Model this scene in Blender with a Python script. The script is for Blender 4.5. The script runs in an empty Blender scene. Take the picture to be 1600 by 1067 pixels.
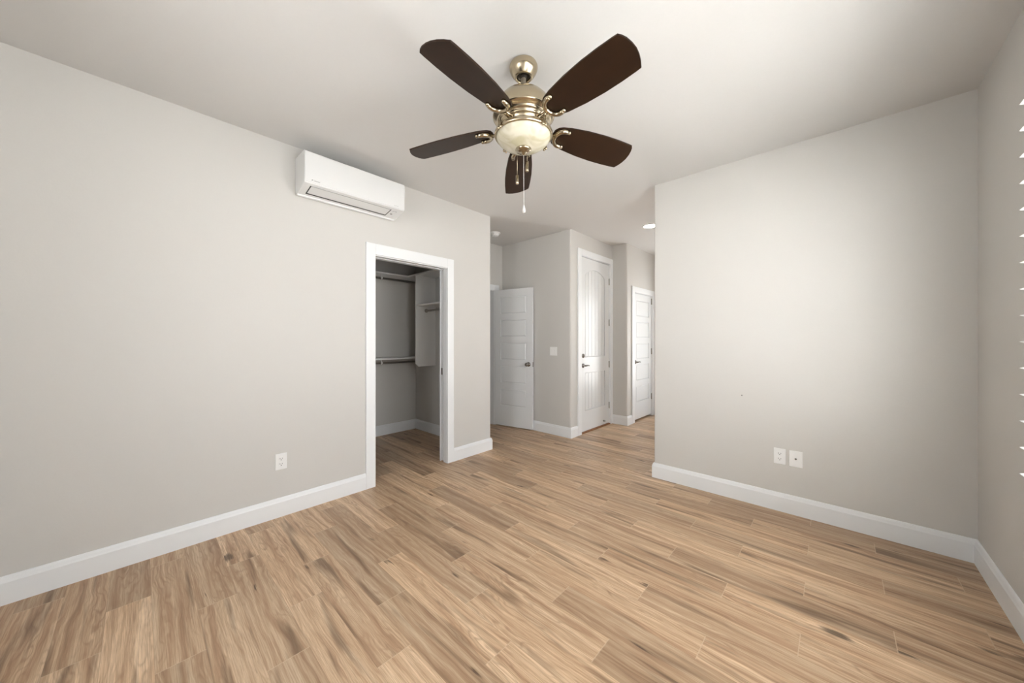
import bpy, bmesh, math, random
from mathutils import Vector, Matrix, Euler
R = math.radians
scn = bpy.context.scene
COL = scn.collection

# ---------------------------------------------------------------- camera
cam_d = bpy.data.cameras.new('camera')
cam_d.sensor_width = 36.0
cam_d.lens = 542.0 / 1600.0 * 36.0
cam_d.shift_y = -3.0 / 1600.0
cam_d.clip_start = 0.02
cam = bpy.data.objects.new('camera', cam_d)
COL.objects.link(cam)
cam.location = (0, 0, 1.30)
cam.rotation_euler = (R(90), 0, R(43.0))
scn.camera = cam

# ---------------------------------------------------------------- view, world, light
scn.view_settings.view_transform = 'Standard'
scn.view_settings.look = 'None'
scn.view_settings.gamma = 1.0
scn.view_settings.use_curve_mapping = False
scn.view_settings.exposure = 0.64

world = bpy.data.worlds.new('sky')
scn.world = world
world.use_nodes = True
wn = world.node_tree
wn.nodes.clear()
w_out = wn.nodes.new('ShaderNodeOutputWorld')
w_bg = wn.nodes.new('ShaderNodeBackground')
w_tc = wn.nodes.new('ShaderNodeTexCoord')
w_sp = wn.nodes.new('ShaderNodeSeparateXYZ')
w_rp = wn.nodes.new('ShaderNodeValToRGB')
w_el = w_rp.color_ramp.elements
for p_, c_ in ((0.0, (1.38, 1.38, 1.36, 1)), (0.46, (1.28, 1.28, 1.26, 1)), (0.54, (0.98, 0.99, 1.0, 1)), (1.0, (0.78, 0.88, 1.0, 1))):
    e_ = w_el.new(p_) if p_ not in (0.0, 1.0) else w_el[0 if p_ == 0.0 else -1]
    e_.color = c_
w_hf = wn.nodes.new('ShaderNodeMath')
w_hf.operation = 'MULTIPLY_ADD'
w_hf.inputs[1].default_value = 0.5
w_hf.inputs[2].default_value = 0.5
w_bg.inputs['Strength'].default_value = 5.6
wn.links.new(w_tc.outputs['Generated'], w_sp.inputs[0])
wn.links.new(w_sp.outputs['Z'], w_hf.inputs[0])
wn.links.new(w_hf.outputs[0], w_rp.inputs[0])
# bright lobe added to the sky to light the back wall; no sun there
LOBEDIR = Vector((0.36, -0.93, 0.08)).normalized()
w_dt = wn.nodes.new('ShaderNodeVectorMath')
w_dt.operation = 'DOT_PRODUCT'
w_dt.inputs[1].default_value = LOBEDIR
wn.links.new(w_tc.outputs['Generated'], w_dt.inputs[0])
w_mx = wn.nodes.new('ShaderNodeMath')
w_mx.operation = 'MAXIMUM'
w_mx.inputs[1].default_value = 0.0
w_pw = wn.nodes.new('ShaderNodeMath')
w_pw.operation = 'POWER'
w_pw.inputs[1].default_value = 14.0
w_ml = wn.nodes.new('ShaderNodeMath')
w_ml.operation = 'MULTIPLY_ADD'
w_ml.inputs[1].default_value = 0.6
w_ml.inputs[2].default_value = 1.0
w_sc = wn.nodes.new('ShaderNodeVectorMath')
w_sc.operation = 'SCALE'
wn.links.new(w_dt.outputs['Value'], w_mx.inputs[0])
wn.links.new(w_mx.outputs[0], w_pw.inputs[0])
wn.links.new(w_pw.outputs[0], w_ml.inputs[0])
wn.links.new(w_rp.outputs[0], w_sc.inputs[0])
wn.links.new(w_ml.outputs[0], w_sc.inputs['Scale'])
wn.links.new(w_sc.outputs[0], w_bg.inputs['Color'])
wn.links.new(w_bg.outputs[0], w_out.inputs[0])


def portal(name, loc, rot, sx, sy):
    l = bpy.data.lights.new(name, 'AREA')
    l.shape = 'RECTANGLE'
    l.size = sx
    l.size_y = sy
    l.cycles.is_portal = True
    o = bpy.data.objects.new(name, l)
    COL.objects.link(o)
    o.location = loc
    o.rotation_euler = rot
    return o


def area(name, loc, rot, sx, sy, energy, col):
    l = bpy.data.lights.new(name, 'AREA')
    l.shape = 'RECTANGLE'
    l.size = sx
    l.size_y = sy
    l.energy = energy
    l.color = col
    o = bpy.data.objects.new(name, l)
    COL.objects.link(o)
    o.location = loc
    o.rotation_euler = rot
    return o


# sky light entering by the windows (portals only guide the sampling of the sky)
portal('bedroom_window_portal', (0.745, 1.96, 1.51), (0, R(90), 0), 1.80, 1.06)
portal('second_window_portal', (0.745, 0.756, 1.51), (0, R(90), 0), 1.80, 1.06)
portal('hall_window_portal', (1.76, 4.825, 1.5), (0, R(90), 0), 1.42, 0.67)

portal('hall_end_window_portal', (-1.50, 6.335, 1.275), (R(-90), 0, 0), 0.62, 1.87)
portal('fill_window_portal', (-1.135, -0.755, 1.525), (R(90), 0, 0), 0.60, 1.58)  # guides the sky through the added fill-light window

# high sun on the window side: it reaches only the louvers and the hall floor around the corner
sun_d = bpy.data.lights.new('sun', 'SUN')
sun_d.energy = 36.0
sun_d.color = (1.0, 0.985, 0.96)
sun_d.angle = R(0.6)
sun = bpy.data.objects.new('sun', sun_d)
COL.objects.link(sun)
sun.rotation_euler = Vector((-math.cos(R(57)), -0.03, -math.sin(R(57)))).to_track_quat('-Z', 'Y').to_euler()

# ---------------------------------------------------------------- dimensions
CZ = 2.757            # ceiling height
XL, XR, YB, YF = -2.99, 0.605, 3.32, -0.62
EPS = 0.0

# ---------------------------------------------------------------- mesh helpers


class MB:
    """collects shapes into one mesh"""

    def __init__(self):
        self.bm = bmesh.new()

    def box(self, x0, x1, y0, y1, z0, z1, bev=0.0, M=None, seg=2):
        t = bmesh.new()
        vs = [t.verts.new((x, y, z)) for x in (x0, x1) for y in (y0, y1) for z in (z0, z1)]
        for f in ((0, 1, 3, 2), (4, 6, 7, 5), (0, 4, 5, 1), (2, 3, 7, 6), (0, 2, 6, 4), (1, 5, 7, 3)):
            t.faces.new([vs[i] for i in f])
        if bev > 0:
            bmesh.ops.bevel(t, geom=list(t.edges), offset=bev, segments=seg, affect='EDGES', profile=0.5)
        self.merge(t, M)
        return self

    def merge(self, t, M=None):
        if M is not None:
            t.transform(M)
        bmesh.ops.recalc_face_normals(t, faces=list(t.faces))
        vm = [self.bm.verts.new(v.co) for v in t.verts]
        t.verts.index_update()
        for f in t.faces:
            try:
                nf = self.bm.faces.new([vm[v.index] for v in f.verts])
                nf.smooth = f.smooth
            except ValueError:
                pass
        t.free()

    def prism(self, pts, z0, z1, M=None, bev=0.0, smooth=False):
        t = bmesh.new()
        a = [t.verts.new((p[0], p[1], z0)) for p in pts]
        b = [t.verts.new((p[0], p[1], z1)) for p in pts]
        n = len(pts)
        t.faces.new(a[::-1])
        t.faces.new(b)
        for i in range(n):
            f = t.faces.new((a[i], a[(i + 1) % n], b[(i + 1) % n], b[i]))
            f.smooth = smooth
        if bev > 0:
            caps = [e for e in t.edges if abs(e.verts[0].co.z - e.verts[1].co.z) < 1e-6]
            bmesh.ops.bevel(t, geom=caps, offset=bev, segments=2, affect='EDGES', profile=0.5)
        self.merge(t, M)
        return self

    def lathe(self, prof, n=48, M=None, smooth=True, close=False):
        t = bmesh.new()
        rings = []
        for r, z in prof:
            if r < 1e-5:
                rings.append([t.verts.new((0, 0, z))])
            else:
                rings.append([t.verts.new((r * math.cos(2 * math.pi * i / n), r * math.sin(2 * math.pi * i / n), z)) for i in range(n)])
        for k in range(len(rings) - 1):
            A, B = rings[k], rings[k + 1]
            for i in range(n):
                j = (i + 1) % n
                if len(A) == 1 and len(B) == 1:
                    continue
                if len(A) == 1:
                    f = t.faces.new((A[0], B[j], B[i]))
                elif len(B) == 1:
                    f = t.faces.new((A[i], A[j], B[0]))
                else:
                    f = t.faces.new((A[i], A[j], B[j], B[i]))
                f.smooth = smooth
        self.merge(t, M)
        return self

    def tube(self, path, r, n=10, M=None, cap=True, radii=None):
        t = bmesh.new()
        P = [Vector(p) for p in path]
        rings = []
        up = None
        for i, p in enumerate(P):
            d = (P[min(i + 1, len(P) - 1)] - P[max(i - 1, 0)]).normalized()
            if up is None:
                up = Vector((0, 0, 1)) if abs(d.z) < 0.9 else Vector((1, 0, 0))
            s = d.cross(up).normalized()
            up = s.cross(d).normalized()
            rr = radii[i] if radii else r
            rings.append([t.verts.new(p + (s * math.cos(2 * math.pi * k / n) + up * math.sin(2 * math.pi * k / n)) * rr) for k in range(n)])
        for a, b in zip(rings[:-1], rings[1:]):
            for k in range(n):
                f = t.faces.new((a[k], a[(k + 1) % n], b[(k + 1) % n], b[k]))
                f.smooth = True
        if cap:
            t.faces.new(rings[0])
            t.faces.new(rings[-1][::-1])
        self.merge(t, M)
        return self

    def sphere(self, c, r, sx=1, sy=1, sz=1, n=20):
        t = bmesh.new()
        bmesh.ops.create_uvsphere(t, u_segments=n, v_segments=max(6, n // 2), radius=r)
        for f in t.faces:
            f.smooth = True
        self.merge(t, Matrix.Translation(c) @ Matrix.Diagonal((sx, sy, sz, 1)))
        return self

    def build(self, name, mat, parent=None):
        me = bpy.data.meshes.new(name)
        self.bm.to_mesh(me)
        self.bm.free()
        if mat is not None:
            me.materials.append(mat)
        o = bpy.data.objects.new(name, me)
        COL.objects.link(o)
        if parent is not None:
            o.parent = parent
            o.matrix_parent_inverse = parent_inv(parent)
        return o


def world_mat(o):
    m = Matrix.LocRotScale(o.location, o.rotation_euler, o.scale)
    if o.parent is not None:
        return world_mat(o.parent) @ o.matrix_parent_inverse @ m
    return m


def parent_inv(p):
    return world_mat(p).inverted()


def tag(o, label=None, cat=None, group=None, kind=None):
    if label:
        o['label'] = label
    if cat:
        o['category'] = cat
    if group:
        o['group'] = group
    if kind:
        o['kind'] = kind
    return o


def thing(name, loc, label, cat, group=None, kind=None):
    o = bpy.data.objects.new(name, None)
    o.empty_display_size = 0.1
    COL.objects.link(o)
    o.location = loc
    return tag(o, label, cat, group, kind)


def struct(mb, name, mat, label=None, cat=None, parent=None):
    o = mb.build(name, mat, parent)
    return tag(o, label, cat, None, 'structure')


def rounded(pts, radii, seg=6):
    """polygon (counter-clockwise) with chosen corners rounded"""
    out = []
    n = len(pts)
    for i, p in enumerate(pts):
        r = radii.get(i, 0)
        p = Vector(p)
        if r <= 0:
            out.append(tuple(p))
            continue
        a = (Vector(pts[i - 1]) - p).normalized()
        b = (Vector(pts[(i + 1) % n]) - p).normalized()
        c = p + (a + b) * r
        A = p + a * r - c
        B = p + b * r - c
        a0 = math.atan2(A.y, A.x)
        a1 = math.atan2(B.y, B.x)
        d = (a1 - a0 + math.pi) % (2 * math.pi) - math.pi
        for k in range(seg + 1):
            t = a0 + d * k / seg
            out.append((c.x + r * math.cos(t), c.y + r * math.sin(t)))
    return out


# ---------------------------------------------------------------- materials
def new_mat(name):
    m = bpy.data.materials.new(name)
    m.use_nodes = True
    return m, m.node_tree, m.node_tree.nodes['Principled BSDF']


def srgb(r, g, b):
    f = lambda c: (c / 255 / 12.92) if c / 255 <= 0.04045 else ((c / 255 + 0.055) / 1.055) ** 2.4
    return (f(r), f(g), f(b), 1)


def plain(name, col, rough=0.5, metal=0.0, spec=0.5, bump=0.0, bscale=200.0, var=0.0):
    m, nt, b = new_mat(name)
    b.inputs['Base Color'].default_value = col
    b.inputs['Roughness'].default_value = rough
    b.inputs['Metallic'].default_value = metal
    b.inputs['Specular IOR Level'].default_value = spec
    tc = nt.nodes.new('ShaderNodeTexCoord')
    nz = nt.nodes.new('ShaderNodeTexNoise')
    nz.inputs['Scale'].default_value = bscale
    nz.inputs['Detail'].default_value = 3
    nt.links.new(tc.outputs['Object'], nz.inputs['Vector'])
    if bump > 0:
        bp = nt.nodes.new('ShaderNodeBump')
        bp.inputs['Strength'].default_value = bump
        bp.inputs['Distance'].default_value = 0.001
        nt.links.new(nz.outputs['Fac'], bp.inputs['Height'])
        nt.links.new(bp.outputs[0], b.inputs['Normal'])
    if var > 0:
        mx = nt.nodes.new('ShaderNodeMix')
        mx.data_type = 'RGBA'
        mx.inputs['A'].default_value = tuple(c * (1 - var) for c in col[:3]) + (1,)
        mx.inputs['B'].default_value = tuple(min(1, c * (1 + var)) for c in col[:3]) + (1,)
        nt.links.new(nz.outputs['Fac'], mx.inputs['Factor'])
        nt.links.new(mx.outputs['Result'], b.inputs['Base Color'])
    return m


WALLC = (0.645, 0.630, 0.602, 1)
M = {}
M['wall'] = plain('greige_wall_paint', WALLC, 0.55, spec=0.35, bump=0.25, bscale=90, var=0.012)
M['ceiling'] = plain('greige_ceiling_paint', (0.68, 0.67, 0.655, 1), 0.8, spec=0.25, bump=0.35, bscale=70, var=0.012)
M['trim'] = plain('white_trim_paint', (0.86, 0.875, 0.885, 1), 0.35, spec=0.5, bump=0.04, bscale=60)
M['door'] = plain('white_door_paint', (0.80, 0.815, 0.82, 1), 0.30, spec=0.5, bump=0.05, bscale=60)
M['closet'] = plain('white_melamine', (0.89, 0.88, 0.86, 1), 0.45, spec=0.4)
M['plastic'] = plain('white_plastic', (0.89, 0.89, 0.88, 1), 0.3, spec=0.5)
M['ac'] = plain('ac_white_plastic', (0.80, 0.805, 0.80, 1), 0.3, spec=0.5)
M['acdark'] = plain('ac_dark_gap', (0.03, 0.03, 0.03, 1), 0.5)
M['grey'] = plain('grey_print', (0.22, 0.22, 0.22, 1), 0.5)
M['palegrey'] = plain('pale_grey_print', (0.45, 0.45, 0.45, 1), 0.5)
M['slot'] = plain('dark_slot', (0.03, 0.028, 0.025, 1), 0.6)
M['nickel'] = plain('satin_nickel', (0.27, 0.25, 0.23, 1), 0.25, metal=1.0)
M['hinge'] = plain('hinge_nickel', (0.36, 0.34, 0.31, 1), 0.35, metal=1.0)
M['chrome'] = plain('whitened_chrome', (0.88, 0.87, 0.85, 1), 0.3, metal=0.25)  # near-white, mostly diffuse: the brackets' bright reflections are put into the colour
M['rod'] = plain('closet_rod_metal', (0.45, 0.43, 0.40, 1), 0.3, metal=1.0)
M['sill'] = plain('brown_wood_sill', srgb(150, 100, 60), 0.5, var=0.15, bscale=30)
M['ground'] = plain('pale_concrete_ground', (0.45, 0.42, 0.38, 1), 0.9, var=0.1, bscale=4)
M['louver'] = plain('white_louver_paint', (0.84, 0.84, 0.83, 1), 0.35)
M['brass'] = plain('antique_brass', (0.47, 0.40, 0.285, 1), 0.17, metal=1.0)
M['brushed'] = plain('brushed_antique_brass', (0.50, 0.425, 0.305, 1), 0.22, metal=1.0)
_nt = M['brushed'].node_tree
_b = _nt.nodes['Principled BSDF']
_b.inputs['Anisotropic'].default_value = 0.8
_tg = _nt.nodes.new('ShaderNodeTangent')
_tg.direction_type = 'RADIAL'
_tg.axis = 'Z'
_nt.links.new(_tg.outputs[0], _b.inputs['Tangent'])
M['rod_brass'] = plain('satin_brass_rod', (0.62, 0.54, 0.42, 1), 0.5, metal=0.45)
M['brassd'] = plain('dark_brass_gap', (0.03, 0.024, 0.018, 1), 0.4, metal=0.6)


def wood_blade():
    m, nt, b = new_mat('dark_walnut_blade')
    tc = nt.nodes.new('ShaderNodeTexCoord')
    nz = nt.nodes.new('ShaderNodeTexNoise')
    nz.inputs['Scale'].default_value = 14
    nz.inputs['Detail'].default_value = 5
    nt.links.new(tc.outputs['Object'], nz.inputs['Vector'])
    rp = nt.nodes.new('ShaderNodeValToRGB')
    rp.color_ramp.elements[0].color = srgb(31, 20, 11)
    rp.color_ramp.elements[1].color = srgb(49, 31, 18)
    nt.links.new(nz.outputs['Fac'], rp.inputs[0])
    nt.links.new(rp.outputs[0], b.inputs['Base Color'])
    b.inputs['Roughness'].default_value = 0.42
    b.inputs['Specular IOR Level'].default_value = 0.25
    return m


M['blade'] = wood_blade()


def alabaster():
    m, nt, b = new_mat('alabaster_glass')
    tc = nt.nodes.new('ShaderNodeTexCoord')
    nz = nt.nodes.new('ShaderNodeTexNoise')
    nz.inputs['Scale'].default_value = 8.0
    nz.inputs['Detail'].default_value = 1.5
    nz.inputs['Distortion'].default_value = 2.2
    nt.links.new(tc.outputs['Object'], nz.inputs['Vector'])
    rp = nt.nodes.new('ShaderNodeValToRGB')
    rp.color_ramp.elements[0].position = 0.35
    rp.color_ramp.elements[0].color = srgb(186, 179, 151)
    rp.color_ramp.elements[1].position = 0.65
    rp.color_ramp.elements[1].color = srgb(210, 205, 187)
    nt.links.new(nz.outputs['Fac'], rp.inputs[0])
    nt.links.new(rp.outputs[0], b.inputs['Base Color'])
    b.inputs['Roughness'].default_value = 0.25
    return m


M['glass_bowl'] = alabaster()


def pane_glass():
    m, nt, b = new_mat('window_glass')
    nt.nodes.remove(b)
    out = [n for n in nt.nodes if n.type == 'OUTPUT_MATERIAL'][0]
    tr = nt.nodes.new('ShaderNodeBsdfTransparent')
    gl = nt.nodes.new('ShaderNodeBsdfGlossy')
    gl.inputs['Roughness'].default_value = 0.02
    lw = nt.nodes.new('ShaderNodeLayerWeight')
    lw.inputs['Blend'].default_value = 0.5
    pw = nt.nodes.new('ShaderNodeMath')
    pw.operation = 'POWER'
    pw.inputs[1].default_value = 5.0
    fr = nt.nodes.new('ShaderNodeMath')
    fr.operation = 'MULTIPLY_ADD'
    fr.inputs[1].default_value = 0.9
    fr.inputs[2].default_value = 0.03
    nt.links.new(lw.outputs['Facing'], pw.inputs[0])
    nt.links.new(pw.outputs[0], fr.inputs[0])
    mx = nt.nodes.new('ShaderNodeMixShader')
    nt.links.new(fr.outputs[0], mx.inputs[0])
    nt.links.new(tr.outputs[0], mx.inputs[1])
    nt.links.new(gl.outputs[0], mx.inputs[2])
    nt.links.new(mx.outputs[0], out.inputs[0])
    return m


M['pane'] = pane_glass()


def crystal():
    m, nt, b = new_mat('clear_crystal')
    b.inputs['Base Color'].default_value = (0.95, 0.95, 0.93, 1)
    b.inputs['Roughness'].default_value = 0.05
    b.inputs['Transmission Weight'].default_value = 0.6
    return m


M['crystal'] = crystal()
M['cord'] = plain('white_cord', (0.75, 0.74, 0.70, 1), 0.6)


def lamp(name, col, strength):
    m, nt, b = new_mat(name)
    b.inputs['Base Color'].default_value = (0.9, 0.9, 0.9, 1)
    b.inputs['Emission Color'].default_value = col
    b.inputs['Emission Strength'].default_value = strength
    return m


M['lamp'] = lamp('recessed_lamp_lens', (1.0, 0.95, 0.87, 1), 14.0)


# ---- plank floor
def plank_floor():
    m, nt, b = new_mat('wood_plank_tile')
    L = nt.links

    def node(t, **k):
        n = nt.nodes.new(t)
        for a, v in k.items():
            setattr(n, a, v)
        return n

    def put(sock, v):
        if hasattr(v, 'is_output') or isinstance(v, bpy.types.NodeSocket):
            L.new(v, sock)
        else:
            sock.default_value = v

    def mth(op, a, b_=None, c=None, clamp=False):
        n = node('ShaderNodeMath', operation=op)
        n.use_clamp = clamp
        put(n.inputs[0], a)
        if b_ is not None:
            put(n.inputs[1], b_)
        if c is not None:
            put(n.inputs[2], c)
        return n.outputs[0]

    def vec(x, y, z=0.0):
        n = node('ShaderNodeCombineXYZ')
        put(n.inputs[0], x)
        put(n.inputs[1], y)
        put(n.inputs[2], z)
        return n.outputs[0]

    def noise(v, scale=1.0, detail=2.0, rough=0.5, dist=0.0):
        n = node('ShaderNodeTexNoise')
        L.new(v, n.inputs['Vector'])
        n.inputs['Scale'].default_value = scale
        n.inputs['Detail'].default_value = detail
        n.inputs['Roughness'].default_value = rough
        n.inputs['Distortion'].default_value = dist
        return n.outputs['Fac']

    def ramp(v, stops):
        n = node('ShaderNodeValToRGB')
        L.new(v, n.inputs[0])
        e = n.color_ramp.elements
        while len(e) < len(stops):
            e.new(0.5)
        for el, (p, c) in zip(e, stops):
            el.position = p
            el.color = c
        return n.outputs[0]

    def mix(f, a, b_, mode='MIX'):
        n = node('ShaderNodeMix', data_type='RGBA', blend_type=mode)
        put(n.inputs['Factor'], f)
        put(n.inputs['A'], a)
        put(n.inputs['B'], b_)
        return n.outputs['Result']

    tc = node('ShaderNodeTexCoord')
    sp = node('ShaderNodeSeparateXYZ')
    L.new(tc.outputs['Object'], sp.inputs[0])
    X, Y = sp.outputs[0], sp.outputs[1]
    W, LEN, STEP = 0.1502, 0.919, 0.308
    yy = mth('DIVIDE', mth('SUBTRACT', Y, 0.19), W)
    row = mth('FLOOR', yy)
    v = mth('MULTIPLY', mth('FRACT', yy), W)
    xx = mth('DIVIDE', mth('ADD', mth('ADD', X, 2.24), mth('MULTIPLY', row, STEP)), LEN)
    colm = mth('FLOOR', xx)
    u = mth('MULTIPLY', mth('FRACT', xx), LEN)
    wn_ = node('ShaderNodeTexWhiteNoise', noise_dimensions='3D')
    L.new(vec(row, colm, 3.7), wn_.inputs['Vector'])
    rv = wn_.outputs['Value']
    rs = node('ShaderNodeSeparateXYZ')
    L.new(wn_.outputs['Color'], rs.inputs[0])
    r1, r2, r3 = rs.outputs[0], rs.outputs[1], rs.outputs[2]
    gx = mth('ADD', u, mth('MULTIPLY', r1, 40.0))
    gy = mth('ADD', v, mth('MULTIPLY', r2, 17.0))
    gz = mth('MULTIPLY', r3, 29.0)
    # long flowing bands of light and dark wood
    warp = noise(vec(mth('MULTIPLY', gx, 1.6), mth('MULTIPLY', gy, 7.0), gz), 1.0, 3.0, 0.55)
    streak = noise(vec(mth('MULTIPLY', gx, 0.75), mth('ADD', mth('MULTIPLY', gy, 34.0), mth('MULTIPLY', warp, 3.6)), gz), 1.0, 4.0, 0.62)
    # growth rings bent by the warp: cathedral figures
    ph = mth('ADD', mth('MULTIPLY', gy, 330.0), mth('MULTIPLY', warp, 95.0))
    ring = mth('MULTIPLY_ADD', mth('SINE', ph), 0.5, 0.5)
    ring = mth('POWER', ring, 3.0)
    ringamt = noise(vec(mth('MULTIPLY', gx, 2.2), mth('MULTIPLY', gy, 12.0), mth('ADD', gz, 9.0)), 1.0, 1.0)
    ringamt = mth('MULTIPLY', mth('SUBTRACT', ringamt, 0.40, clamp=True), 2.4, clamp=True)
    # fine pores
    fine = noise(vec(mth('MULTIPLY', gx, 7.0), mth('MULTIPLY', gy, 260.0), gz), 1.0, 3.0, 0.7)
    c_light, c_mid, c_dark = srgb(221, 197, 167), srgb(195, 167, 136), srgb(146, 119, 92)
    base = ramp(streak, [(0.28, c_dark), (0.39, srgb(176, 145, 116)), (0.50, c_mid), (0.70, c_light)])
    # plank to plank tone
    tone = mth('MULTIPLY_ADD', rv, 0.50, 0.80)
    base = mix(1.0, base, vec(tone, tone, tone), 'MULTIPLY')
    base = mix(mth('MULTIPLY', mth('MULTIPLY', ring, ringamt), 0.55), base, srgb(132, 96, 70))
    base = mix(mth('MULTIPLY', mth('SUBTRACT', 0.60, fine, clamp=True), 2.0, clamp=True), base, srgb(150, 112, 82))
    # smoky dark streaks
    sm = noise(vec(mth('MULTIPLY', gx, 1.5), mth('MULTIPLY', gy, 16.0), mth('ADD', gz, 4.0)), 1.0, 2.0, 0.5, 0.4)
    sm = mth('MULTIPLY', mth('SUBTRACT', sm, 0.578, clamp=True), 7.0, clamp=True)
    base = mix(mth('MULTIPLY', sm, 0.72), base, srgb(98, 74, 53))
    # knots
    vo = node('ShaderNodeTexVoronoi', voronoi_dimensions='2D')
    L.new(vec(mth('MULTIPLY', gx, 2.1), mth('ADD', mth('MULTIPLY', gy, 8.5), mth('MULTIPLY', warp, 1.6))), vo.inputs['Vector'])
    vo.inputs['Scale'].default_value = 1.0
    vs = node('ShaderNodeSeparateXYZ')
    L.new(vo.outputs['Color'], vs.inputs[0])
    kd = mth('ADD', vo.outputs['Distance'], mth('MULTIPLY', mth('SUBTRACT', fine, 0.5), 0.22))
    kn = mth('MULTIPLY', mth('SUBTRACT', mth('MULTIPLY_ADD', vs.outputs[1], 0.10, 0.04), kd, clamp=True), 14.0, clamp=True)
    kn = mth('MULTIPLY', kn, mth('GREATER_THAN', vs.outputs[0], 0.79))
    base = mix(mth('MULTIPLY', kn, 0.8), base, srgb(74, 54, 38))
    # grout
    ge = mth('MAXIMUM', mth('LESS_THAN', u, 0.0026), mth('GREATER_THAN', u, LEN - 0.0012))
    gl = mth('MAXIMUM', mth('LESS_THAN', v, 0.0010), mth('GREATER_THAN', v, W - 0.0008))
    base = mix(mth('MULTIPLY', gl, 0.45), base, srgb(150, 120, 92))
    base = mix(mth('MULTIPLY', ge, 0.6), base, srgb(208, 184, 156))
    L.new(base, b.inputs['Base Color'])
    b.inputs['Roughness'].default_value = 0.40
    b.inputs['Specular IOR Level'].default_value = 0.42
    bp = node('ShaderNodeBump')
    bp.inputs['Strength'].default_value = 0.35
    bp.inputs['Distance'].default_value = 0.0008
    hgt = mth('SUBTRACT', mth('MULTIPLY', fine, 0.3), mth('MAXIMUM', gl, ge))
    L.new(hgt, bp.inputs['Height'])
    L.new(bp.outputs[0], b.inputs['Normal'])
    return m


M['floor'] = plank_floor()

# ================================================================ the setting
PLAN = [(-5.4, -0.74), (0.74, -0.74), (0.74, 3.32), (1.74, 3.32), (1.74, 6.4), (-5.4, 6.4)]
struct(MB().prism(PLAN, -0.10, 0.0), 'floor', M['floor'], 'light oak plank tile floor running across the room', 'floor')
struct(MB().prism(PLAN, CZ, CZ + 0.12), 'ceiling', M['ceiling'], 'smooth greige painted ceiling', 'ceiling')

CO0, CO1, COZ = 1.415, 2.205, 2.052      # closet opening
b = MB()
b.box(-3.11, XL, YF - 0.12, CO0 - 0.012, 0, CZ)
b.box(-3.11, XL, CO0 - 0.012, CO1 + 0.012, COZ + 0.012, CZ)
b.prism(rounded([(-3.11, CO1 + 0.012), (XL, CO1 + 0.012), (XL, 2.835), (-3.11, 2.835)], {2: 0.012}), 0, CZ)
struct(b, 'wall_left', M['wall'], 'long greige wall with the closet opening', 'wall')

WY0, WY1, WZ0, WZ1 = 1.435, 2.487, 0.62, 2.40
VW0, VW1 = 0.23, 1.282
WTX = XR + 0.13
b = MB()
b.box(XR, WTX, YF - 0.12, VW0, 0, CZ)
b.box(XR, WTX, VW1, WY0, 0, CZ)
b.box(XR, WTX, WY1, YB + 0.12, 0, CZ)
for a0_, a1_ in ((VW0, VW1), (WY0, WY1)):
    b.box(XR, WTX, a0_, a1_, 0, WZ0)
    b.box(XR, WTX, a0_, a1_, WZ1, CZ)
struct(b, 'wall_right', M['wall'], 'greige wall with the shuttered window', 'wall')

QX0, QX1, QZ0, QZ1 = -1.42, -0.85, 0.75, 2.30
b = MB()
b.box(-3.11, QX0, YF - 0.12, YF, 0, CZ)
b.box(QX1, 0.755, YF - 0.12, YF, 0, CZ)
b.box(QX0, QX1, YF - 0.12, YF, 0, QZ0)
b.box(QX0, QX1, YF - 0.12, YF, QZ1, CZ)
struct(b, 'wall_front', M['wall'], 'greige wall behind the camera', 'wall')

b = MB().prism(rounded([(1.62, YB), (1.62, YB + 0.12), (-1.255, YB + 0.12), (-1.255, YB)], {2: 0.012, 3: 0.012}), 0, CZ)
struct(b, 'wall_back', M['wall'], 'wide greige wall right of the hallway opening', 'wall')

# closet shell
struct(MB().box(-4.63, -4.51, -0.74, 2.835, 0, CZ), 'wall_closet_back', M['wall'], 'rear wall inside the closet', 'wall')
struct(MB().box(-5.3, -3.11, 2.765, 2.835, 0, CZ), 'wall_closet_right', M['wall'], 'right wall inside the closet', 'wall')
struct(MB().box(-4.51, -3.11, -0.74, -0.62, 0, CZ), 'wall_closet_left', M['wall'], 'left wall inside the closet', 'wall')

# vestibule
VY, VX = 3.87, -3.82
EX = -2.55
VD0, VD1, VDZ = 3.02, 3.70, 2.05
b = MB()
b.box(VX - 0.12, VX, 2.835, VD0, 0, CZ)
b.box(VX - 0.12, VX, VD1, VY, 0, CZ)
b.box(VX - 0.12, VX, VD0, VD1, VDZ, CZ)
struct(b, 'wall_vestibule_left', M['wall'], 'narrow greige wall around the open panel door', 'wall')
ED0, ED1, EDZ = 4.112, 4.952, 2.46
b = MB()
b.prism(rounded([(-5.3, VY), (EX, VY), (EX, ED0 - 0.012), (EX - 0.12, ED0 - 0.012), (EX - 0.12, VY + 0.12), (-5.3, VY + 0.12)], {1: 0.022}), 0, CZ)
struct(b, 'wall_vestibule_back', M['wall'], 'greige wall with the light switch', 'wall')
struct(MB().box(-5.3, -5.18, 2.835, VY, 0, CZ), 'wall_far_left', M['wall'], 'wall of the room beyond the open door', 'wall')
b = MB()
b.box(EX - 0.12, EX, ED0 - 0.012, 5.02, EDZ + 0.012, CZ)
b.box(EX - 0.12, EX, ED1 + 0.012, 5.02, 0, EDZ + 0.012)
struct(b, 'wall_entry', M['wall'], 'greige wall around the tall arched panel door', 'wall')
AY, HX = 5.02, -2.305
H0, H1, HZ = 5.262, 5.995, 2.045
b = MB()
b.prism(rounded([(-2.67, AY), (HX, AY), (HX, H0 - 0.012), (HX - 0.12, H0 - 0.012), (HX - 0.12, AY + 0.12), (-2.67, AY + 0.12)], {1: 0.022}), 0, CZ)
b.box(HX - 0.12, HX, H0 - 0.012, H1 + 0.012, HZ + 0.012, CZ)
b.box(HX - 0.12, HX, H1 + 0.012, 6.32, 0, CZ)
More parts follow.
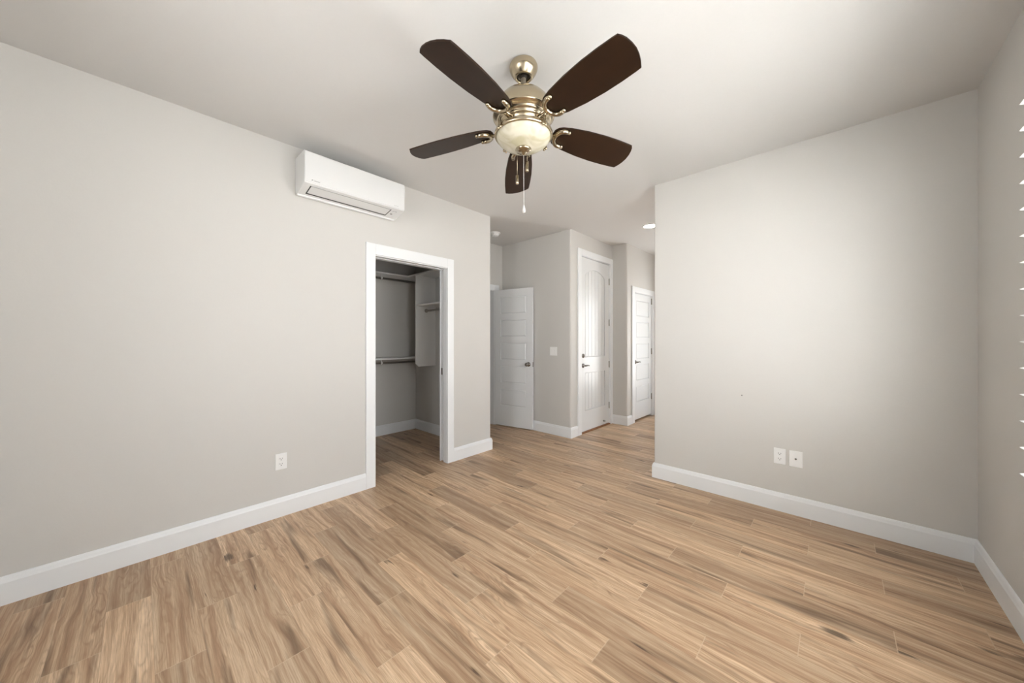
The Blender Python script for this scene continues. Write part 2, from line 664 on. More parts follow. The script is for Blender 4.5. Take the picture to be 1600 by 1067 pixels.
struct(b, 'wall_hall_left', M['wall'], 'greige hall wall around the far panel door', 'wall')
KX0, KX1, KZ0, KZ1 = -1.80, -1.20, 0.35, 2.20
b = MB()
b.box(HX, KX0, 6.20, 6.32, 0, CZ)
b.box(KX1, 1.62, 6.20, 6.32, 0, CZ)
b.box(KX0, KX1, 6.20, 6.32, 0, KZ0)
b.box(KX0, KX1, 6.20, 6.32, KZ1, CZ)
struct(b, 'wall_hall_back', M['wall'], 'end wall of the hall, with a window around the corner', 'wall')
b = MB()
b.box(1.62, 1.74, YB, 4.50, 0, CZ)
b.box(1.62, 1.74, 5.15, 6.32, 0, CZ)
b.box(1.62, 1.74, 4.50, 5.15, 0, 0.8)
b.box(1.62, 1.74, 4.50, 5.15, 2.2, CZ)
struct(b, 'wall_hall_right', M['wall'], 'hall wall with a window, out of view', 'wall')

# ---- baseboards
BH, BT = 0.138, 0.016
BPROF = [(0, 0), (BT, 0), (BT, BH - 0.030), (BT - 0.003, BH - 0.022), (BT - 0.006, BH - 0.010), (BT - 0.010, BH - 0.002), (0.003, BH), (0, BH)]


def skirt(mb, p0, p1, nrm, ext0=0.0, ext1=0.0):
    """baseboard from p0 to p1 along a wall whose outward normal is nrm"""
    p0, p1, nrm = Vector(p0), Vector(p1), Vector(nrm)
    d = (p1 - p0).normalized()
    t = bmesh.new()
    ends = []
    for p, e in ((p0, -ext0), (p1, ext1)):
        ends.append([t.verts.new((p.x + nrm.x * q[0] + d.x * e * (q[0] / BT), p.y + nrm.y * q[0] + d.y * e * (q[0] / BT), q[1])) for q in BPROF])
    n = len(BPROF)
    for i in range(n):
        t.faces.new((ends[0][i], ends[0][(i + 1) % n], ends[1][(i + 1) % n], ends[1][i]))
    t.faces.new(ends[0][::-1])
    t.faces.new(ends[1])
    mb.merge(t)
    return mb


b = skirt(MB(), (XL, YF), (XL, CO0 - 0.078), (1, 0), 0, 0)
skirt(b, (XL, CO1 + 0.078), (XL, 2.835), (1, 0), 0, BT)
skirt(b, (XL, 2.835), (-3.8, 2.835), (0, 1), BT, 0)
struct(b, 'baseboard_left', M['trim'], 'white baseboard along the closet wall', 'baseboard')
b = skirt(MB(), (XR, YB), (-1.255, YB), (0, -1), -BT, BT)
skirt(b, (-1.255, YB), (-1.255, YB + 0.12), (-1, 0), BT, BT)
skirt(b, (-1.255, YB + 0.12), (1.6, YB + 0.12), (0, 1), BT, 0)
struct(b, 'baseboard_back', M['trim'], 'white baseboard below the two wall plates', 'baseboard')
b = skirt(MB(), (XR, YF), (XR, YB), (-1, 0), 0, -BT)
struct(b, 'baseboard_right', M['trim'], 'white baseboard below the shuttered window', 'baseboard')
b = skirt(MB(), (XL, YF), (XR, YF), (0, 1), -BT, -BT)
struct(b, 'baseboard_front', M['trim'], 'white baseboard behind the camera', 'baseboard')
b = skirt(MB(), (-4.51, -0.62), (-4.51, 2.765), (1, 0), 0, -BT)
skirt(b, (-4.51, 2.765), (-3.11, 2.765), (0, -1), -BT, 0)
struct(b, 'baseboard_closet', M['trim'], 'white baseboard inside the closet', 'baseboard')
b = skirt(MB(), (VX, VY), (EX, VY), (0, -1), 0, BT)
skirt(b, (EX, VY), (EX, ED0 - 0.085), (1, 0), BT, 0)
struct(b, 'baseboard_vestibule', M['trim'], 'white baseboard below the light switch', 'baseboard')
b = skirt(MB(), (EX, AY), (HX, AY), (0, -1), 0, BT)
skirt(b, (HX, AY), (HX, H0 - 0.085), (1, 0), BT, 0)
struct(b, 'baseboard_alcove', M['trim'], 'white baseboard between the two closed doors', 'baseboard')
b = skirt(MB(), (HX, H1 + 0.085), (HX, 6.20), (1, 0), 0, -BT)
skirt(b, (HX, 6.20), (1.6, 6.20), (0, -1), -BT, 0)
struct(b, 'baseboard_hall', M['trim'], 'white baseboard at the hall end', 'baseboard')


# ---- casings (x = const walls facing +x)
def casing(mb, x, y0, y1, z1, w=0.075, t=0.018, jamb=0.12):
    """flat casing round an opening in a wall x = const facing +x, with its jamb"""
    bv = 0.003
    mb.box(x, x + t, y0 - w, y0 + 0.004, 0, z1 + w, bv)
    mb.box(x, x + t, y1 - 0.004, y1 + w, 0, z1 + w, bv)
    mb.box(x, x + t, y0 + 0.004, y1 - 0.004, z1 - 0.004, z1 + w, bv)
    # raised outer band
    if jamb:
        mb.box(x - jamb, x + 0.001, y0 - 0.011, y0 + 0.008, 0, z1 + 0.008)
        mb.box(x - jamb, x + 0.001, y1 - 0.008, y1 + 0.011, 0, z1 + 0.008)
        mb.box(x - jamb, x + 0.001, y0, y1, z1 - 0.008, z1 + 0.011)
    return mb


# closet: pocket-door jamb, split on the right side and the head
b = MB()
W_ = 0.078
HT_ = COZ + 0.097
b.box(XL, XL + 0.018, CO0 - W_, CO0 + 0.006, 0, HT_, 0.003)
b.box(XL, XL + 0.018, CO1 - 0.004, CO1 + W_, 0, HT_, 0.003)
b.box(XL, XL + 0.018, CO0 + 0.006, CO1 - 0.004, COZ, HT_, 0.003)
b.box(-3.115, XL, CO0 - 0.011, CO0 + 0.008, 0, COZ)
b.box(-3.046, XL, CO1 - 0.006, CO1 + 0.011, 0, COZ)
b.box(-3.115, -3.100, CO1 - 0.006, CO1 + 0.011, 0, COZ)
b.box(-3.046, XL, CO0, CO1, COZ - 0.006, COZ + 0.011)
b.box(-3.115, -3.058, CO0, CO1, COZ - 0.010, COZ + 0.011)
struct(b, 'trim_1', M['trim'], 'white casing around the closet opening', 'door casing')
# pocket door, slid into the wall
pd = thing('door_4', (-3.06, CO1 + 0.3, 0.012), 'white pocket door slid into the wall beside the closet opening', 'door', None, 'structure')
MB().box(-3.096, -3.060, CO1 - 0.002, CO1 + 0.55, 0.012, COZ - 0.016, 0.002).build('door_leaf', M['door'], pd)
MB().box(-3.092, -3.066, CO1 - 0.004, CO1 - 0.0015, 0.925, 0.995, 0.0005).build('edge_pull', M['hinge'], pd)

b = casing(MB(), VX, VD0, VD1, VDZ, 0.085)
struct(b, 'trim_2', M['trim'], 'white casing around the doorway of the open panel door', 'door casing')
b = casing(MB(), EX, ED0, ED1, EDZ, 0.082)
struct(b, 'trim_3', M['trim'], 'white casing around the tall arched panel door', 'door casing')
b = casing(MB(), HX, H0, H1, HZ, 0.085)
struct(b, 'trim_4', M['trim'], 'white casing around the far panel door', 'door casing')
struct(MB().box(EX - 0.12, EX + 0.012, ED0 + 0.006, ED1 - 0.006, 0.0, 0.014, 0.003), 'trim_5', M['sill'], 'brown wooden sill under the tall arched door', 'door sill')


# ---- doors, built in a local frame: x along width (0 = hinge edge), y thickness (front face at y = 0, looking at -y), z up
def door_matrix(origin, ang):
    return Matrix.Translation(origin) @ Matrix.Rotation(ang, 4, 'Z')


def panel_door(mb, w, h, Mx, th=0.035):
    st, hp = 0.105, 0.252
    tops = [h - 0.108 - i * 0.343 for i in range(5)]
    rec, g = 0.011, 0.013
    mb.box(0, w, rec, th - rec, 0, h, 0, Mx)
    for s in (0, 1):                     # both faces
        ya, yb = (0.0, rec) if s == 0 else (th - rec, th)
        mb.box(0, st, ya, yb, 0, h, 0, Mx)
        mb.box(w - st, w, ya, yb, 0, h, 0, Mx)
        zs = [h] + [z for t in tops for z in (t, t - hp)] + [0]
        for i in range(0, len(zs), 2):
            mb.box(st, w - st, ya, yb, zs[i + 1], zs[i], 0, Mx)
        for t in tops:                   # raised fields with sloped borders
            t_ = bmesh.new()
            x0, x1, z0, z1 = st + 0.004, w - st - 0.004, t - hp + 0.004, t - 0.004
            yo = rec if s == 0 else th - rec
            yi = 0.002 if s == 0 else th - 0.002
            o_ = [t_.verts.new(p) for p in ((x0, yo, z0), (x1, yo, z0), (x1, yo, z1), (x0, yo, z1))]
            i_ = [t_.verts.new(p) for p in ((x0 + g, yi, z0 + g), (x1 - g, yi, z0 + g), (x1 - g, yi, z1 - g), (x0 + g, yi, z1 - g))]
            t_.faces.new(i_)
            t_.faces.new(o_[::-1])
            for k in range(4):
                t_.faces.new((o_[k], o_[(k + 1) % 4], i_[(k + 1) % 4], i_[k]))
            mb.merge(t_, Mx)
    return mb


def hinge(Mx, z, parent, x=0.0, y=0.0):
    m_ = MB()
    m_.tube([(x, y - 0.005, z - 0.05), (x, y - 0.005, z + 0.05)], 0.0075, 10, Mx)
    m_.box(x - 0.012, x + 0.012, y - 0.002, y + 0.002, z - 0.047, z + 0.047, 0, Mx)
    return m_.build('hinge', M['hinge'], parent)


def lever(Mx, x, z, parent, toward=1, y=0.0, sy=-1):
    """round rose with a curved lever pointing to +x or -x"""
    m_ = MB()
    yy = lambda d: y + sy * d
    rot = Matrix.Rotation(R(90) * (1 if sy < 0 else -1), 4, 'X')
    m_.lathe([(0, 0), (0.031, 0), (0.032, 0.004), (0.028, 0.010), (0.014, 0.013), (0.012, 0.014), (0.0115, 0.042), (0, 0.044)], 24, Mx @ Matrix.Translation((x, y, z)) @ rot)
    path = [(x, yy(0.042), z), (x + toward * 0.012, yy(0.050), z + 0.001), (x + toward * 0.035, yy(0.052), z + 0.004), (x + toward * 0.065, yy(0.050), z + 0.003), (x + toward * 0.095, yy(0.046), z - 0.004)]
    m_.tube(path, 0.009, 10, Mx, radii=[0.010, 0.011, 0.0095, 0.0085, 0.007])
    return m_.build('door_handle', M['nickel'], parent)


def knob(Mx, x, z, parent, y=0.0, sy=-1):
    m_ = MB()
    rot = Matrix.Rotation(R(90) * (1 if sy < 0 else -1), 4, 'X')
    m_.lathe([(0, 0), (0.032, 0), (0.033, 0.004), (0.028, 0.009), (0.014, 0.012), (0.011, 0.016), (0.011, 0.030), (0.018, 0.036), (0.026, 0.046), (0.0285, 0.056), (0.026, 0.066), (0.017, 0.072), (0, 0.074)], 24, Mx @ Matrix.Translation((x, y, z)) @ rot)
    return m_.build('door_handle', M['nickel'], parent)


# door_1: open five-panel door in the vestibule (hinge end left, front face to the camera)
OD_h, OD_f = Vector((-3.795, 3.69)), Vector((-3.158, 3.812))
od_w = (OD_f - OD_h).length
ang = math.atan2(OD_f.y - OD_h.y, OD_f.x - OD_h.x)
Mx = door_matrix((OD_h.x, OD_h.y, 0.014), ang)
d1 = thing('door_1', (OD_h.x, OD_h.y, 0.014), 'white five-panel door standing open against the light switch wall', 'door', None, 'structure')
panel_door(MB(), od_w, 2.032, Mx).build('door_leaf', M['door'], d1)
knob(Mx, od_w - 0.062, 0.93, d1)
knob(Mx, od_w - 0.062, 0.93, d1, 0.035, 1).name = 'door_handle.001'
MB().box(od_w - 0.0005, od_w + 0.0015, 0.006, 0.030, 0.895, 0.965, 0, Mx).build('latch_plate', M['hinge'], d1)
for z in (0.22, 1.05, 1.85):
    hinge(Mx, z, d1, 0.0, 0.036)

# door_2: tall entry door with arched plank panels, hinges on the right
EH = 2.425
# local x runs +y in the world; face looks to +x: rotate by 90 deg so that local -y -> +x
Mx = door_matrix((EX - 0.012, ED0 + 0.010, 0.020), R(90))
ew = ED1 - ED0 - 0.020
d2 = thing('door_2', (EX - 0.034, ED0 + ew / 2, 0.02), 'tall white entry door with arched plank panel and deadbolt', 'door', None, 'structure')


def arched_door(mb, w, h, Mx, th=0.044):
    rec = 0.009
    st = 0.128
    zb0, zb1, zt0 = 0.285, 0.815, 1.035
    spring, rise = h - 0.235, 0.095
    mb.box(0, w, rec, th, 0, h, 0, Mx)
    mb.box(0, st, 0, rec, 0, h, 0, Mx)
    mb.box(w - st, w, 0, rec, 0, h, 0, Mx)
    mb.box(st, w - st, 0, rec, 0, zb0, 0, Mx)
    mb.box(st, w - st, 0, rec, zb1, zt0, 0, Mx)
    xc, hw = w / 2, w / 2 - st
    rad = (hw * hw + rise * rise) / (2 * rise)
    arch = lambda x: spring + rise - rad + math.sqrt(max(rad * rad - (x - xc) ** 2, 0))
    n = 20
    xs = [st + 2 * hw * i / n for i in range(n + 1)]
    # head above the arch
    poly = [(x, arch(x)) for x in xs] + [(w - st, h), (st, h)]
    turn = Matrix(((1, 0, 0, 0), (0, 0, 1, 0), (0, 1, 0, 0), (0, 0, 0, 1)))
    mb.prism(poly, 0, rec, Mx @ turn)
    # planks with v grooves
    np_ = 6
    for (z0, z1f) in ((zb0, lambda x: zb1), (zt0, arch)):
        pw = 2 * hw / np_
        for i in range(np_):
            a, c = st + i * pw, st + (i + 1) * pw
            ins0 = 0.012 if i == 0 else 0.003
            ins1 = 0.012 if i == np_ - 1 else 0.003
            sub = 5
            top = [(a + ins0 + (c - a - ins0 - ins1) * k / sub) for k in range(sub + 1)]
            P = [(a + ins0, z0 + 0.012), (c - ins1, z0 + 0.012)] + [(x, z1f(x) - 0.012) for x in reversed(top)]
            mb.prism(P, 0.0045, rec + 0.001, Mx @ turn, 0.0015)
        # bead round the panel
        edge = [(st, z0)] + [(x, z1f(x)) for x in xs] + [(w - st, z0), (st, z0)]
        mb.tube([(p[0], 0.0015, p[1]) for p in edge], 0.0055, 8, Mx)
    return mb


arched_door(MB(), ew, EH, Mx).build('door_leaf', M['door'], d2)
lever(Mx, 0.068, 0.918, d2, 1)
m_ = MB()
m_.lathe([(0, 0), (0.029, 0), (0.030, 0.005), (0.026, 0.012), (0.010, 0.014), (0, 0.014)], 24, Mx @ Matrix.Translation((0.068, 0, 1.055)) @ Matrix.Rotation(R(90), 4, 'X'))
m_.box(0.068 - 0.004, 0.068 + 0.004, -0.028, -0.012, 1.039, 1.071, 0.002, Mx)
m_.build('deadbolt', M['nickel'], d2)
for z in (0.27, 0.90, 1.54, 2.17):
    hinge(Mx, z, d2, ew + 0.004, 0.0)
m_ = MB()
m_.lathe([(0, 0), (0.014, 0), (0.014, 0.004), (0.006, 0.006), (0.006, 0.018), (0.010, 0.019), (0.010, 0.028), (0, 0.030)], 14, Mx @ Matrix.Translation((ew - 0.17, 0, 0.055)) @ Matrix.Rotation(R(90), 4, 'X'))
m_.build('door_stop', M['hinge'], d2)

# door_3: far five-panel door, hinges on the right
Mx = door_matrix((HX - 0.010, H0 + 0.010, 0.030), R(90))
hw_ = H1 - H0 - 0.020
d3 = thing('door_3', (HX - 0.03, H0 + hw_ / 2, 0.03), 'closed white five-panel door at the far end of the hall', 'door', None, 'structure')
panel_door(MB(), hw_, 2.003, Mx).build('door_leaf', M['door'], d3)
lever(Mx, 0.062, 0.915, d3, 1)
for z in (0.30, 1.07, 1.92):
    hinge(Mx, z, d3, hw_ + 0.004, 0.0)
# dark room behind the far door
struct(MB().box(HX - 0.9, HX - 0.125, 5.15, 6.32, 0.0, CZ), 'wall_behind_door', M['wall'], 'closed space behind the far door', 'wall')
struct(MB().box(EX - 0.9, EX - 0.125, VY + 0.125, 5.015, 0.0, CZ), 'wall_behind_entry', M['wall'], 'closed space behind the entry door', 'wall')


# ---- windows: local x along the wall, local y out of the room, z up
def window(name, Mx, w, z0, z1, depth, label, mull=()):
    w_ = MB()
    f = 0.045
    y0, y1 = depth - 0.055, depth - 0.005
    w_.box(0, f, y0, y1, z0, z1, 0.003, Mx)
    w_.box(w - f, w, y0, y1, z0, z1, 0.003, Mx)
    w_.box(f, w - f, y0, y1, z0, z0 + f, 0.003, Mx)
    w_.box(f, w - f, y0, y1, z1 - f, z1, 0.003, Mx)
    for q in mull:
        w_.box(q - 0.025, q + 0.025, y0 + 0.005, y1 - 0.005, z0 + f, z1 - f, 0.003, Mx)
    o = tag(w_.build(name, M['trim']), label, 'window', None, 'structure')
    ym = (y0 + y1) / 2
    MB().box(f, w - f, ym - 0.003, ym + 0.003, z0 + f, z1 - f, 0, Mx).build('pane', M['pane'], o)
    return o


WM1 = Matrix.Translation((XR, WY1, 0)) @ Matrix.Rotation(R(-90), 4, 'Z')      # local x -> -y, local y -> +x
WM3 = Matrix.Translation((XR, VW1, 0)) @ Matrix.Rotation(R(-90), 4, 'Z')
WM2 = Matrix.Translation((1.62, 5.15, 0)) @ Matrix.Rotation(R(-90), 4, 'Z')
window('window_1', WM1, WY1 - WY0, WZ0, WZ1, 0.13, 'window behind the white shutters at the right edge')
window('window_2', WM2, 0.65, 0.8, 2.2, 0.12, 'hall window around the corner')
window('window_4', Matrix.Translation((KX0, 6.20, 0)), KX1 - KX0, KZ0, KZ1, 0.12, 'window in the end wall of the hall, hidden by the corner')
window('fill_window', Matrix.Translation((QX1, YF, 0)) @ Matrix.Rotation(R(180), 4, 'Z'), QX1 - QX0, QZ0, QZ1, 0.12, 'narrow window added for fill light in the unseen wall behind the camera')  # unseen opening added to fill the right wall and corner with light
window('window_3', WM3, VW1 - VW0, WZ0, WZ1, 0.13, 'second shuttered window, beside the camera')

# ================================================================ plantation shutters
LP = 0.1068


def shutter(Mx, w, label, tilt=0.0):
    t = thing('window_shutter', Mx @ Vector((w / 2, 0, WZ0)), label, 'shutter')
    fr = MB()
    ya, yb = -0.018, 0.012
    e = 0.001
    fr.box(e, 0.053, ya, 0.072, WZ0 + e, WZ1 - e, 0.003, Mx)
    fr.box(w - 0.053, w - e, ya, 0.072, WZ0 + e, WZ1 - e, 0.003, Mx)
    fr.box(0.053, w - 0.053, ya, yb, WZ0 + e, 0.692, 0.003, Mx)
    fr.box(0.053, w - 0.053, ya, 0.072, 2.318, WZ1 - e, 0.003, Mx)
    fr.build('shutter_frame', M['louver'], t)
    n, hw, ht = 16, 0.057, 0.0055
    pts = [(hw * math.cos(2 * math.pi * i / n), ht * math.sin(2 * math.pi * i / n)) for i in range(n)]
    turn = Matrix(((0, 0, 1, 0), (1, 0, 0, 0), (0, 1, 0, 0), (0, 0, 0, 1)))
    rot = Matrix.Rotation(tilt, 4, 'X')
    first = MB().prism(pts, 0.0535, w - 0.0535, rot @ turn).build('louver', M['louver'])
    for i in range(15):
        o = first if i == 0 else first.copy()
        if i:
            COL.objects.link(o)
        o.parent = t
        o.matrix_parent_inverse = parent_inv(t)
        o.matrix_basis = Mx @ Matrix.Translation((0, -0.003, 0.757 + i * LP))
    return t


shutter(WM1, WY1 - WY0, 'white wide-louver shutter in the window at the right edge of the photo')
shutter(WM3, VW1 - VW0, 'white wide-louver shutter in the window beside the camera')

# ================================================================ air conditioner
ac = thing('air_conditioner', (XL, 1.19, 2.39), 'white wall-mounted mini split air conditioner high above the closet opening', 'air conditioner')
AY0, AY1 = 0.800, 1.585
prof = rounded([(XL + 0.001, 2.392), (-2.955, 2.392), (-2.772, 2.428), (-2.770, 2.652), (-2.785, 2.662), (XL + 0.001, 2.668)], {1: 0.012, 2: 0.008, 3: 0.006})
turnY = Matrix(((1, 0, 0, 0), (0, 0, 1, 0), (0, 1, 0, 0), (0, 0, 0, 1)))
MB().prism(prof, AY0, AY1, turnY, 0.006).build('body', M['ac'], ac)
# front cover, a thin shell whose lower edge shows as a fine line
MB().prism(rounded([(-2.7725, 2.436), (-2.7665, 2.436), (-2.7665, 2.650), (-2.7725, 2.655)], {1: 0.002, 2: 0.002}), AY0 + 0.004, AY1 - 0.004, turnY, 0.0015).build('front_cover', M['ac'], ac)
sl = (2.428 - 2.392) / (2.955 - 2.772)
bz = lambda x: 2.428 + (x + 2.772) * sl
FY0, FY1, FXA, FXB = 0.856, 1.474, -2.804, -2.904
g_ = MB()
t_ = bmesh.new()


def slab(mb, xa, xb, y0, y1, d0, d1):
    t_ = bmesh.new()
    vs = []
    for x in (xa, xb):
        for y in (y0, y1):
            for d in (d0, d1):
                vs.append(t_.verts.new((x, y, bz(x) - d)))
    for f_ in ((0, 1, 3, 2), (4, 6, 7, 5), (0, 4, 5, 1), (2, 3, 7, 6), (0, 2, 6, 4), (1, 5, 7, 3)):
        t_.faces.new([vs[i_] for i_ in f_])
    mb.merge(t_)
    return mb


slab(MB(), FXA + 0.001, FXB - 0.015, FY0 - 0.008, FY1 + 0.008, -0.002, 0.0005).build('air_outlet', M['acdark'], ac)
slab(MB(), FXA, FXB, FY0, FY1, -0.001, 0.0010).build('air_flap', M['ac'], ac)
b_ = slab(MB(), -2.803, -2.808, FY0, FY1, 0.0005, 0.0013)
b_.build('flap_seam', M['palegrey'], ac)
# sensor ring and lamp on the right end of the underside
b_ = MB()
b_.lathe([(0.014, 0), (0.017, 0), (0.017, 0.0012), (0.014, 0.0012), (0.014, 0)], 24, Matrix.Translation((-2.822, 1.520, bz(-2.822) - 0.0006)) @ Matrix.Rotation(R(180), 4, 'X'))
b_.build('sensor_ring', M['palegrey'], ac)
b_ = MB()
b_.box(-2.878, -2.862, 1.504, 1.520, bz(-2.87) - 0.0025, bz(-2.87) + 0.002, 0.001)
b_.build('indicator_lamp', M['grey'], ac)


def text_part(name, s, size, mat, parent, mw, stretch=1.0):
    c = bpy.data.curves.new(name, 'FONT')
    c.body = s
    c.size = size
    c.extrude = 0.0004
    c.align_x = 'LEFT'
    o = bpy.data.objects.new(name + '_tmp', c)
    COL.objects.link(o)
    dg = bpy.context.evaluated_depsgraph_get()
    me = bpy.data.meshes.new_from_object(o.evaluated_get(dg))
    bpy.data.objects.remove(o)
    me.transform(mw @ Matrix.Diagonal((stretch, 1, 1, 1)))
    me.materials.clear()
    me.materials.append(mat)
    q = bpy.data.objects.new(name, me)
    COL.objects.link(q)
    q.parent = parent
    q.matrix_parent_inverse = parent_inv(parent)
    return q


def face_x(x, y, z):      # text lying in a plane x = const, read from +x
    return Matrix.Translation((x, y, z)) @ Matrix(((0, 0, 1, 0), (1, 0, 0, 0), (0, 1, 0, 0), (0, 0, 0, 1)))


lg = text_part('lettering', 'DAIKIN', 0.0125, M['grey'], ac, face_x(-2.7665, 0.860, 2.4475))
tri = MB()
tri.prism([(0, 0.010), (0.010, 0.010), (0.0, 0.0)], 0, 0.0006, face_x(-2.7665, 0.847, 2.4465))
tri.build('logo_mark', M['grey'], ac)
text_part('lettering', 'INVERTER', 0.0085, M['palegrey'], ac, face_x(-2.7665, 1.487, 2.447))


# ================================================================ wall plates
def plate(name, label, cat, P, right, nrm, w, h, group=None):
    """P centre on wall; right, nrm unit axes. Returns root and a matrix (x right, y up, z out)"""
    r, n = Vector(right), Vector(nrm)
    Mx = Matrix.Translation(P) @ Matrix((
        (r.x, 0, n.x, 0), (r.y, 0, n.y, 0), (r.z, 1, n.z, 0), (0, 0, 0, 1)))
    t = thing(name, P, label, cat, group)
    MB().box(-w / 2, w / 2, -h / 2, h / 2, 0.0003, 0.0055, 0.0022, Mx).build('cover_plate', M['plastic'], t)
    return t, Mx


def outlet(label, P, right, nrm):
    t, Mx = plate('power_outlet', label, 'outlet', P, right, nrm, 0.073, 0.118)
    for s in (1, -1):
        cy = s * 0.0195
        fc = MB()
        fc.prism(rounded([(-0.0165, cy - 0.014), (0.0165, cy - 0.014), (0.0165, cy + 0.014), (-0.0165, cy + 0.014)], {0: 0.010, 1: 0.010, 2: 0.010, 3: 0.010}), 0.004, 0.0068, Mx)
        fo = fc.build('receptacle', M['plastic'], t)
        sl_ = MB()
        sl_.box(-0.0085, -0.0060, cy - 0.001, cy + 0.008, 0.006, 0.0071, 0, Mx)
        sl_.box(0.0055, 0.0080, cy - 0.001, cy + 0.007, 0.006, 0.0071, 0, Mx)
        sl_.lathe([(0, 0.0071), (0.0032, 0.0071), (0.0032, 0.006), (0, 0.006)], 12, Mx @ Matrix.Translation((0, cy - 0.0075, 0)))
        sl_.build('slots', M['slot'], fo)
    return t


outlet('white duplex power outlet low on the left wall near the closet', (XL, 0.709, 0.403), (0, 1, 0), (1, 0, 0))
outlet('white duplex power outlet on the right-hand wall beside the cable plate', (-0.310, YB, 0.414), (1, 0, 0), (0, -1, 0))
t, Mx = plate('cable_plate', 'white blank plate with one coax jack right of the power outlet', 'wall plate', (-0.2155, YB, 0.414), (1, 0, 0), (0, -1, 0), 0.077, 0.118)
MB().lathe([(0.0065, 0.004), (0.0065, 0.008), (0.0045, 0.008), (0.0045, 0.014), (0, 0.014)], 12, Mx).build('coax_jack', M['nickel'], t)
for s in (1, -1):
    MB().lathe([(0.0035, 0.004), (0.0035, 0.0062), (0, 0.0065)], 12, Mx @ Matrix.Translation((0, s * 0.042, 0))).build('screw', M['plastic'], t)
t, Mx = plate('light_switch', 'white double rocker light switch beside the open panel door', 'light switch', (-2.828, VY, 1.14), (1, 0, 0), (0, -1, 0), 0.118, 0.118)
for s in (1, -1):
    MB().box(s * 0.023 - 0.0165, s * 0.023 + 0.0165, -0.033, 0.033, 0.004, 0.0085, 0.0015, Mx).build('rocker', M['plastic'], t)
# small dark nail in the right-hand wall
nl = tag(MB().lathe([(0, 0.004), (0.0035, 0.003), (0.004, 0.0), (0, 0)], 10, Matrix.Translation((-0.554, YB - 0.0002, 0.850)) @ Matrix.Rotation(R(90), 4, 'X')).build('nail', M['slot']),
         'tiny dark nail head in the bare right-hand wall', 'nail')

# ================================================================ ceiling fittings
sd = thing('smoke_detector', (-3.40, 3.305, CZ), 'round white smoke detector on the vestibule ceiling', 'smoke detector')
T_ = Matrix.Translation((-3.40, 3.305, CZ)) @ Matrix.Rotation(R(180), 4, 'X')
MB().lathe([(0.0, 0.0005), (0.072, 0.0005), (0.074, 0.004), (0.074, 0.012), (0.070, 0.015), (0.054, 0.016)], 40, T_).build('base', M['plastic'], sd)
MB().lathe([(0.056, 0.014), (0.056, 0.018), (0.052, 0.034), (0.046, 0.044), (0.036, 0.047), (0.0, 0.048)], 40, T_).build('sensor_cover', M['plastic'], sd)
MB().box(-0.006, 0.012, -0.024, -0.018, 0.044, 0.049, 0.001, T_ @ Matrix.Rotation(R(150), 4, 'Z')).build('vent_slot', M['grey'], sd)

rl = thing('recessed_light', (-1.74, 4.46, CZ), 'glowing round recessed light in the hall ceiling', 'ceiling light')
T_ = Matrix.Translation((-1.74, 4.46, CZ)) @ Matrix.Rotation(R(180), 4, 'X')
MB().lathe([(0.095, 0.0005), (0.097, 0.003), (0.092, 0.006), (0.075, 0.006), (0.072, 0.003), (0.072, 0.0005)], 48, T_).build('trim_ring', M['plastic'], rl)
MB().lathe([(0, 0.0045), (0.070, 0.0045), (0.073, 0.0025), (0.073, 0.0006), (0, 0.0006)], 48, T_).build('lens', M['lamp'], rl)

# ================================================================ closet fittings
CX_, CY_ = -4.51, 2.765
SZ = 2.150
b = MB()
b.prism([(CX_ + 0.0005, 0.305), (CX_ + 0.30, 0.305), (CX_ + 0.30, CY_ - 0.305), (-3.13, CY_ - 0.305), (-3.13, CY_ - 0.0005), (CX_ + 0.0005, CY_ - 0.0005)], SZ - 0.010, SZ + 0.010, None, 0.002)
tag(b.build('closet_shelf', M['closet']), 'L-shaped white top shelf running around the closet corner', 'shelf')
b = MB().box(CX_ + 0.0005, CX_ + 0.30, 0.305, CY_ - 0.0005, 1.040, 1.060, 0.002)
tag(b.build('closet_shelf', M['closet']), 'white shelf at waist height along the closet rear wall', 'shelf')
PX = -4.01
b = MB()
turnX = Matrix(((0, 0, 1, 0), (1, 0, 0, 0), (0, 1, 0, 0), (0, 0, 0, 1)))
b.prism([(CY_ - 0.305, SZ - 0.0105), (CY_ - 0.305, 0.985), (CY_ - 0.262, 0.944), (CY_ - 0.0005, 0.944), (CY_ - 0.0005, SZ - 0.0105)], PX - 0.019, PX, turnX, 0.0015)
tag(b.build('closet_divider', M['closet']), 'white vertical closet divider with clipped lower corner under the top shelf', 'shelf divider')
b = MB().box(PX + 0.0005, -3.13, CY_ - 0.305, CY_ - 0.0005, 1.738, 1.757, 0.002)
tag(b.build('closet_shelf', M['closet']), 'short white shelf to the right of the vertical closet divider', 'shelf')


def rod(label, p0, p1, supports, flange=None):
    mid = ((p0[0] + p1[0]) / 2, (p0[1] + p1[1]) / 2, (p0[2] + p1[2]) / 2)
    t = thing('closet_rod', mid, label, 'clothes rod')
    MB().tube([p0, p1], 0.0135, 14).build('rod', M['rod'], t)
    for s, top in supports:
        k = MB()
        k.tube([(s[0], s[1], top), (s[0] + 0.002, s[1], s[2] + 0.030), (s[0] + 0.020, s[1], s[2] + 0.008), (s[0] + 0.014, s[1], s[2] - 0.014), (s[0] - 0.004, s[1], s[2] - 0.018)], 0.0055, 8)
        k.sphere((s[0] + 0.018, s[1], s[2] + 0.004), 0.0145, n=12)
        k.build('rod_bracket', M['chrome'], t)
    if flange:
        MB().lathe([(0, 0.0), (0.026, 0.0), (0.026, 0.006), (0.018, 0.008), (0.018, 0.020), (0, 0.020)], 18, flange).build('rod_flange', M['rod'], t)
    return t


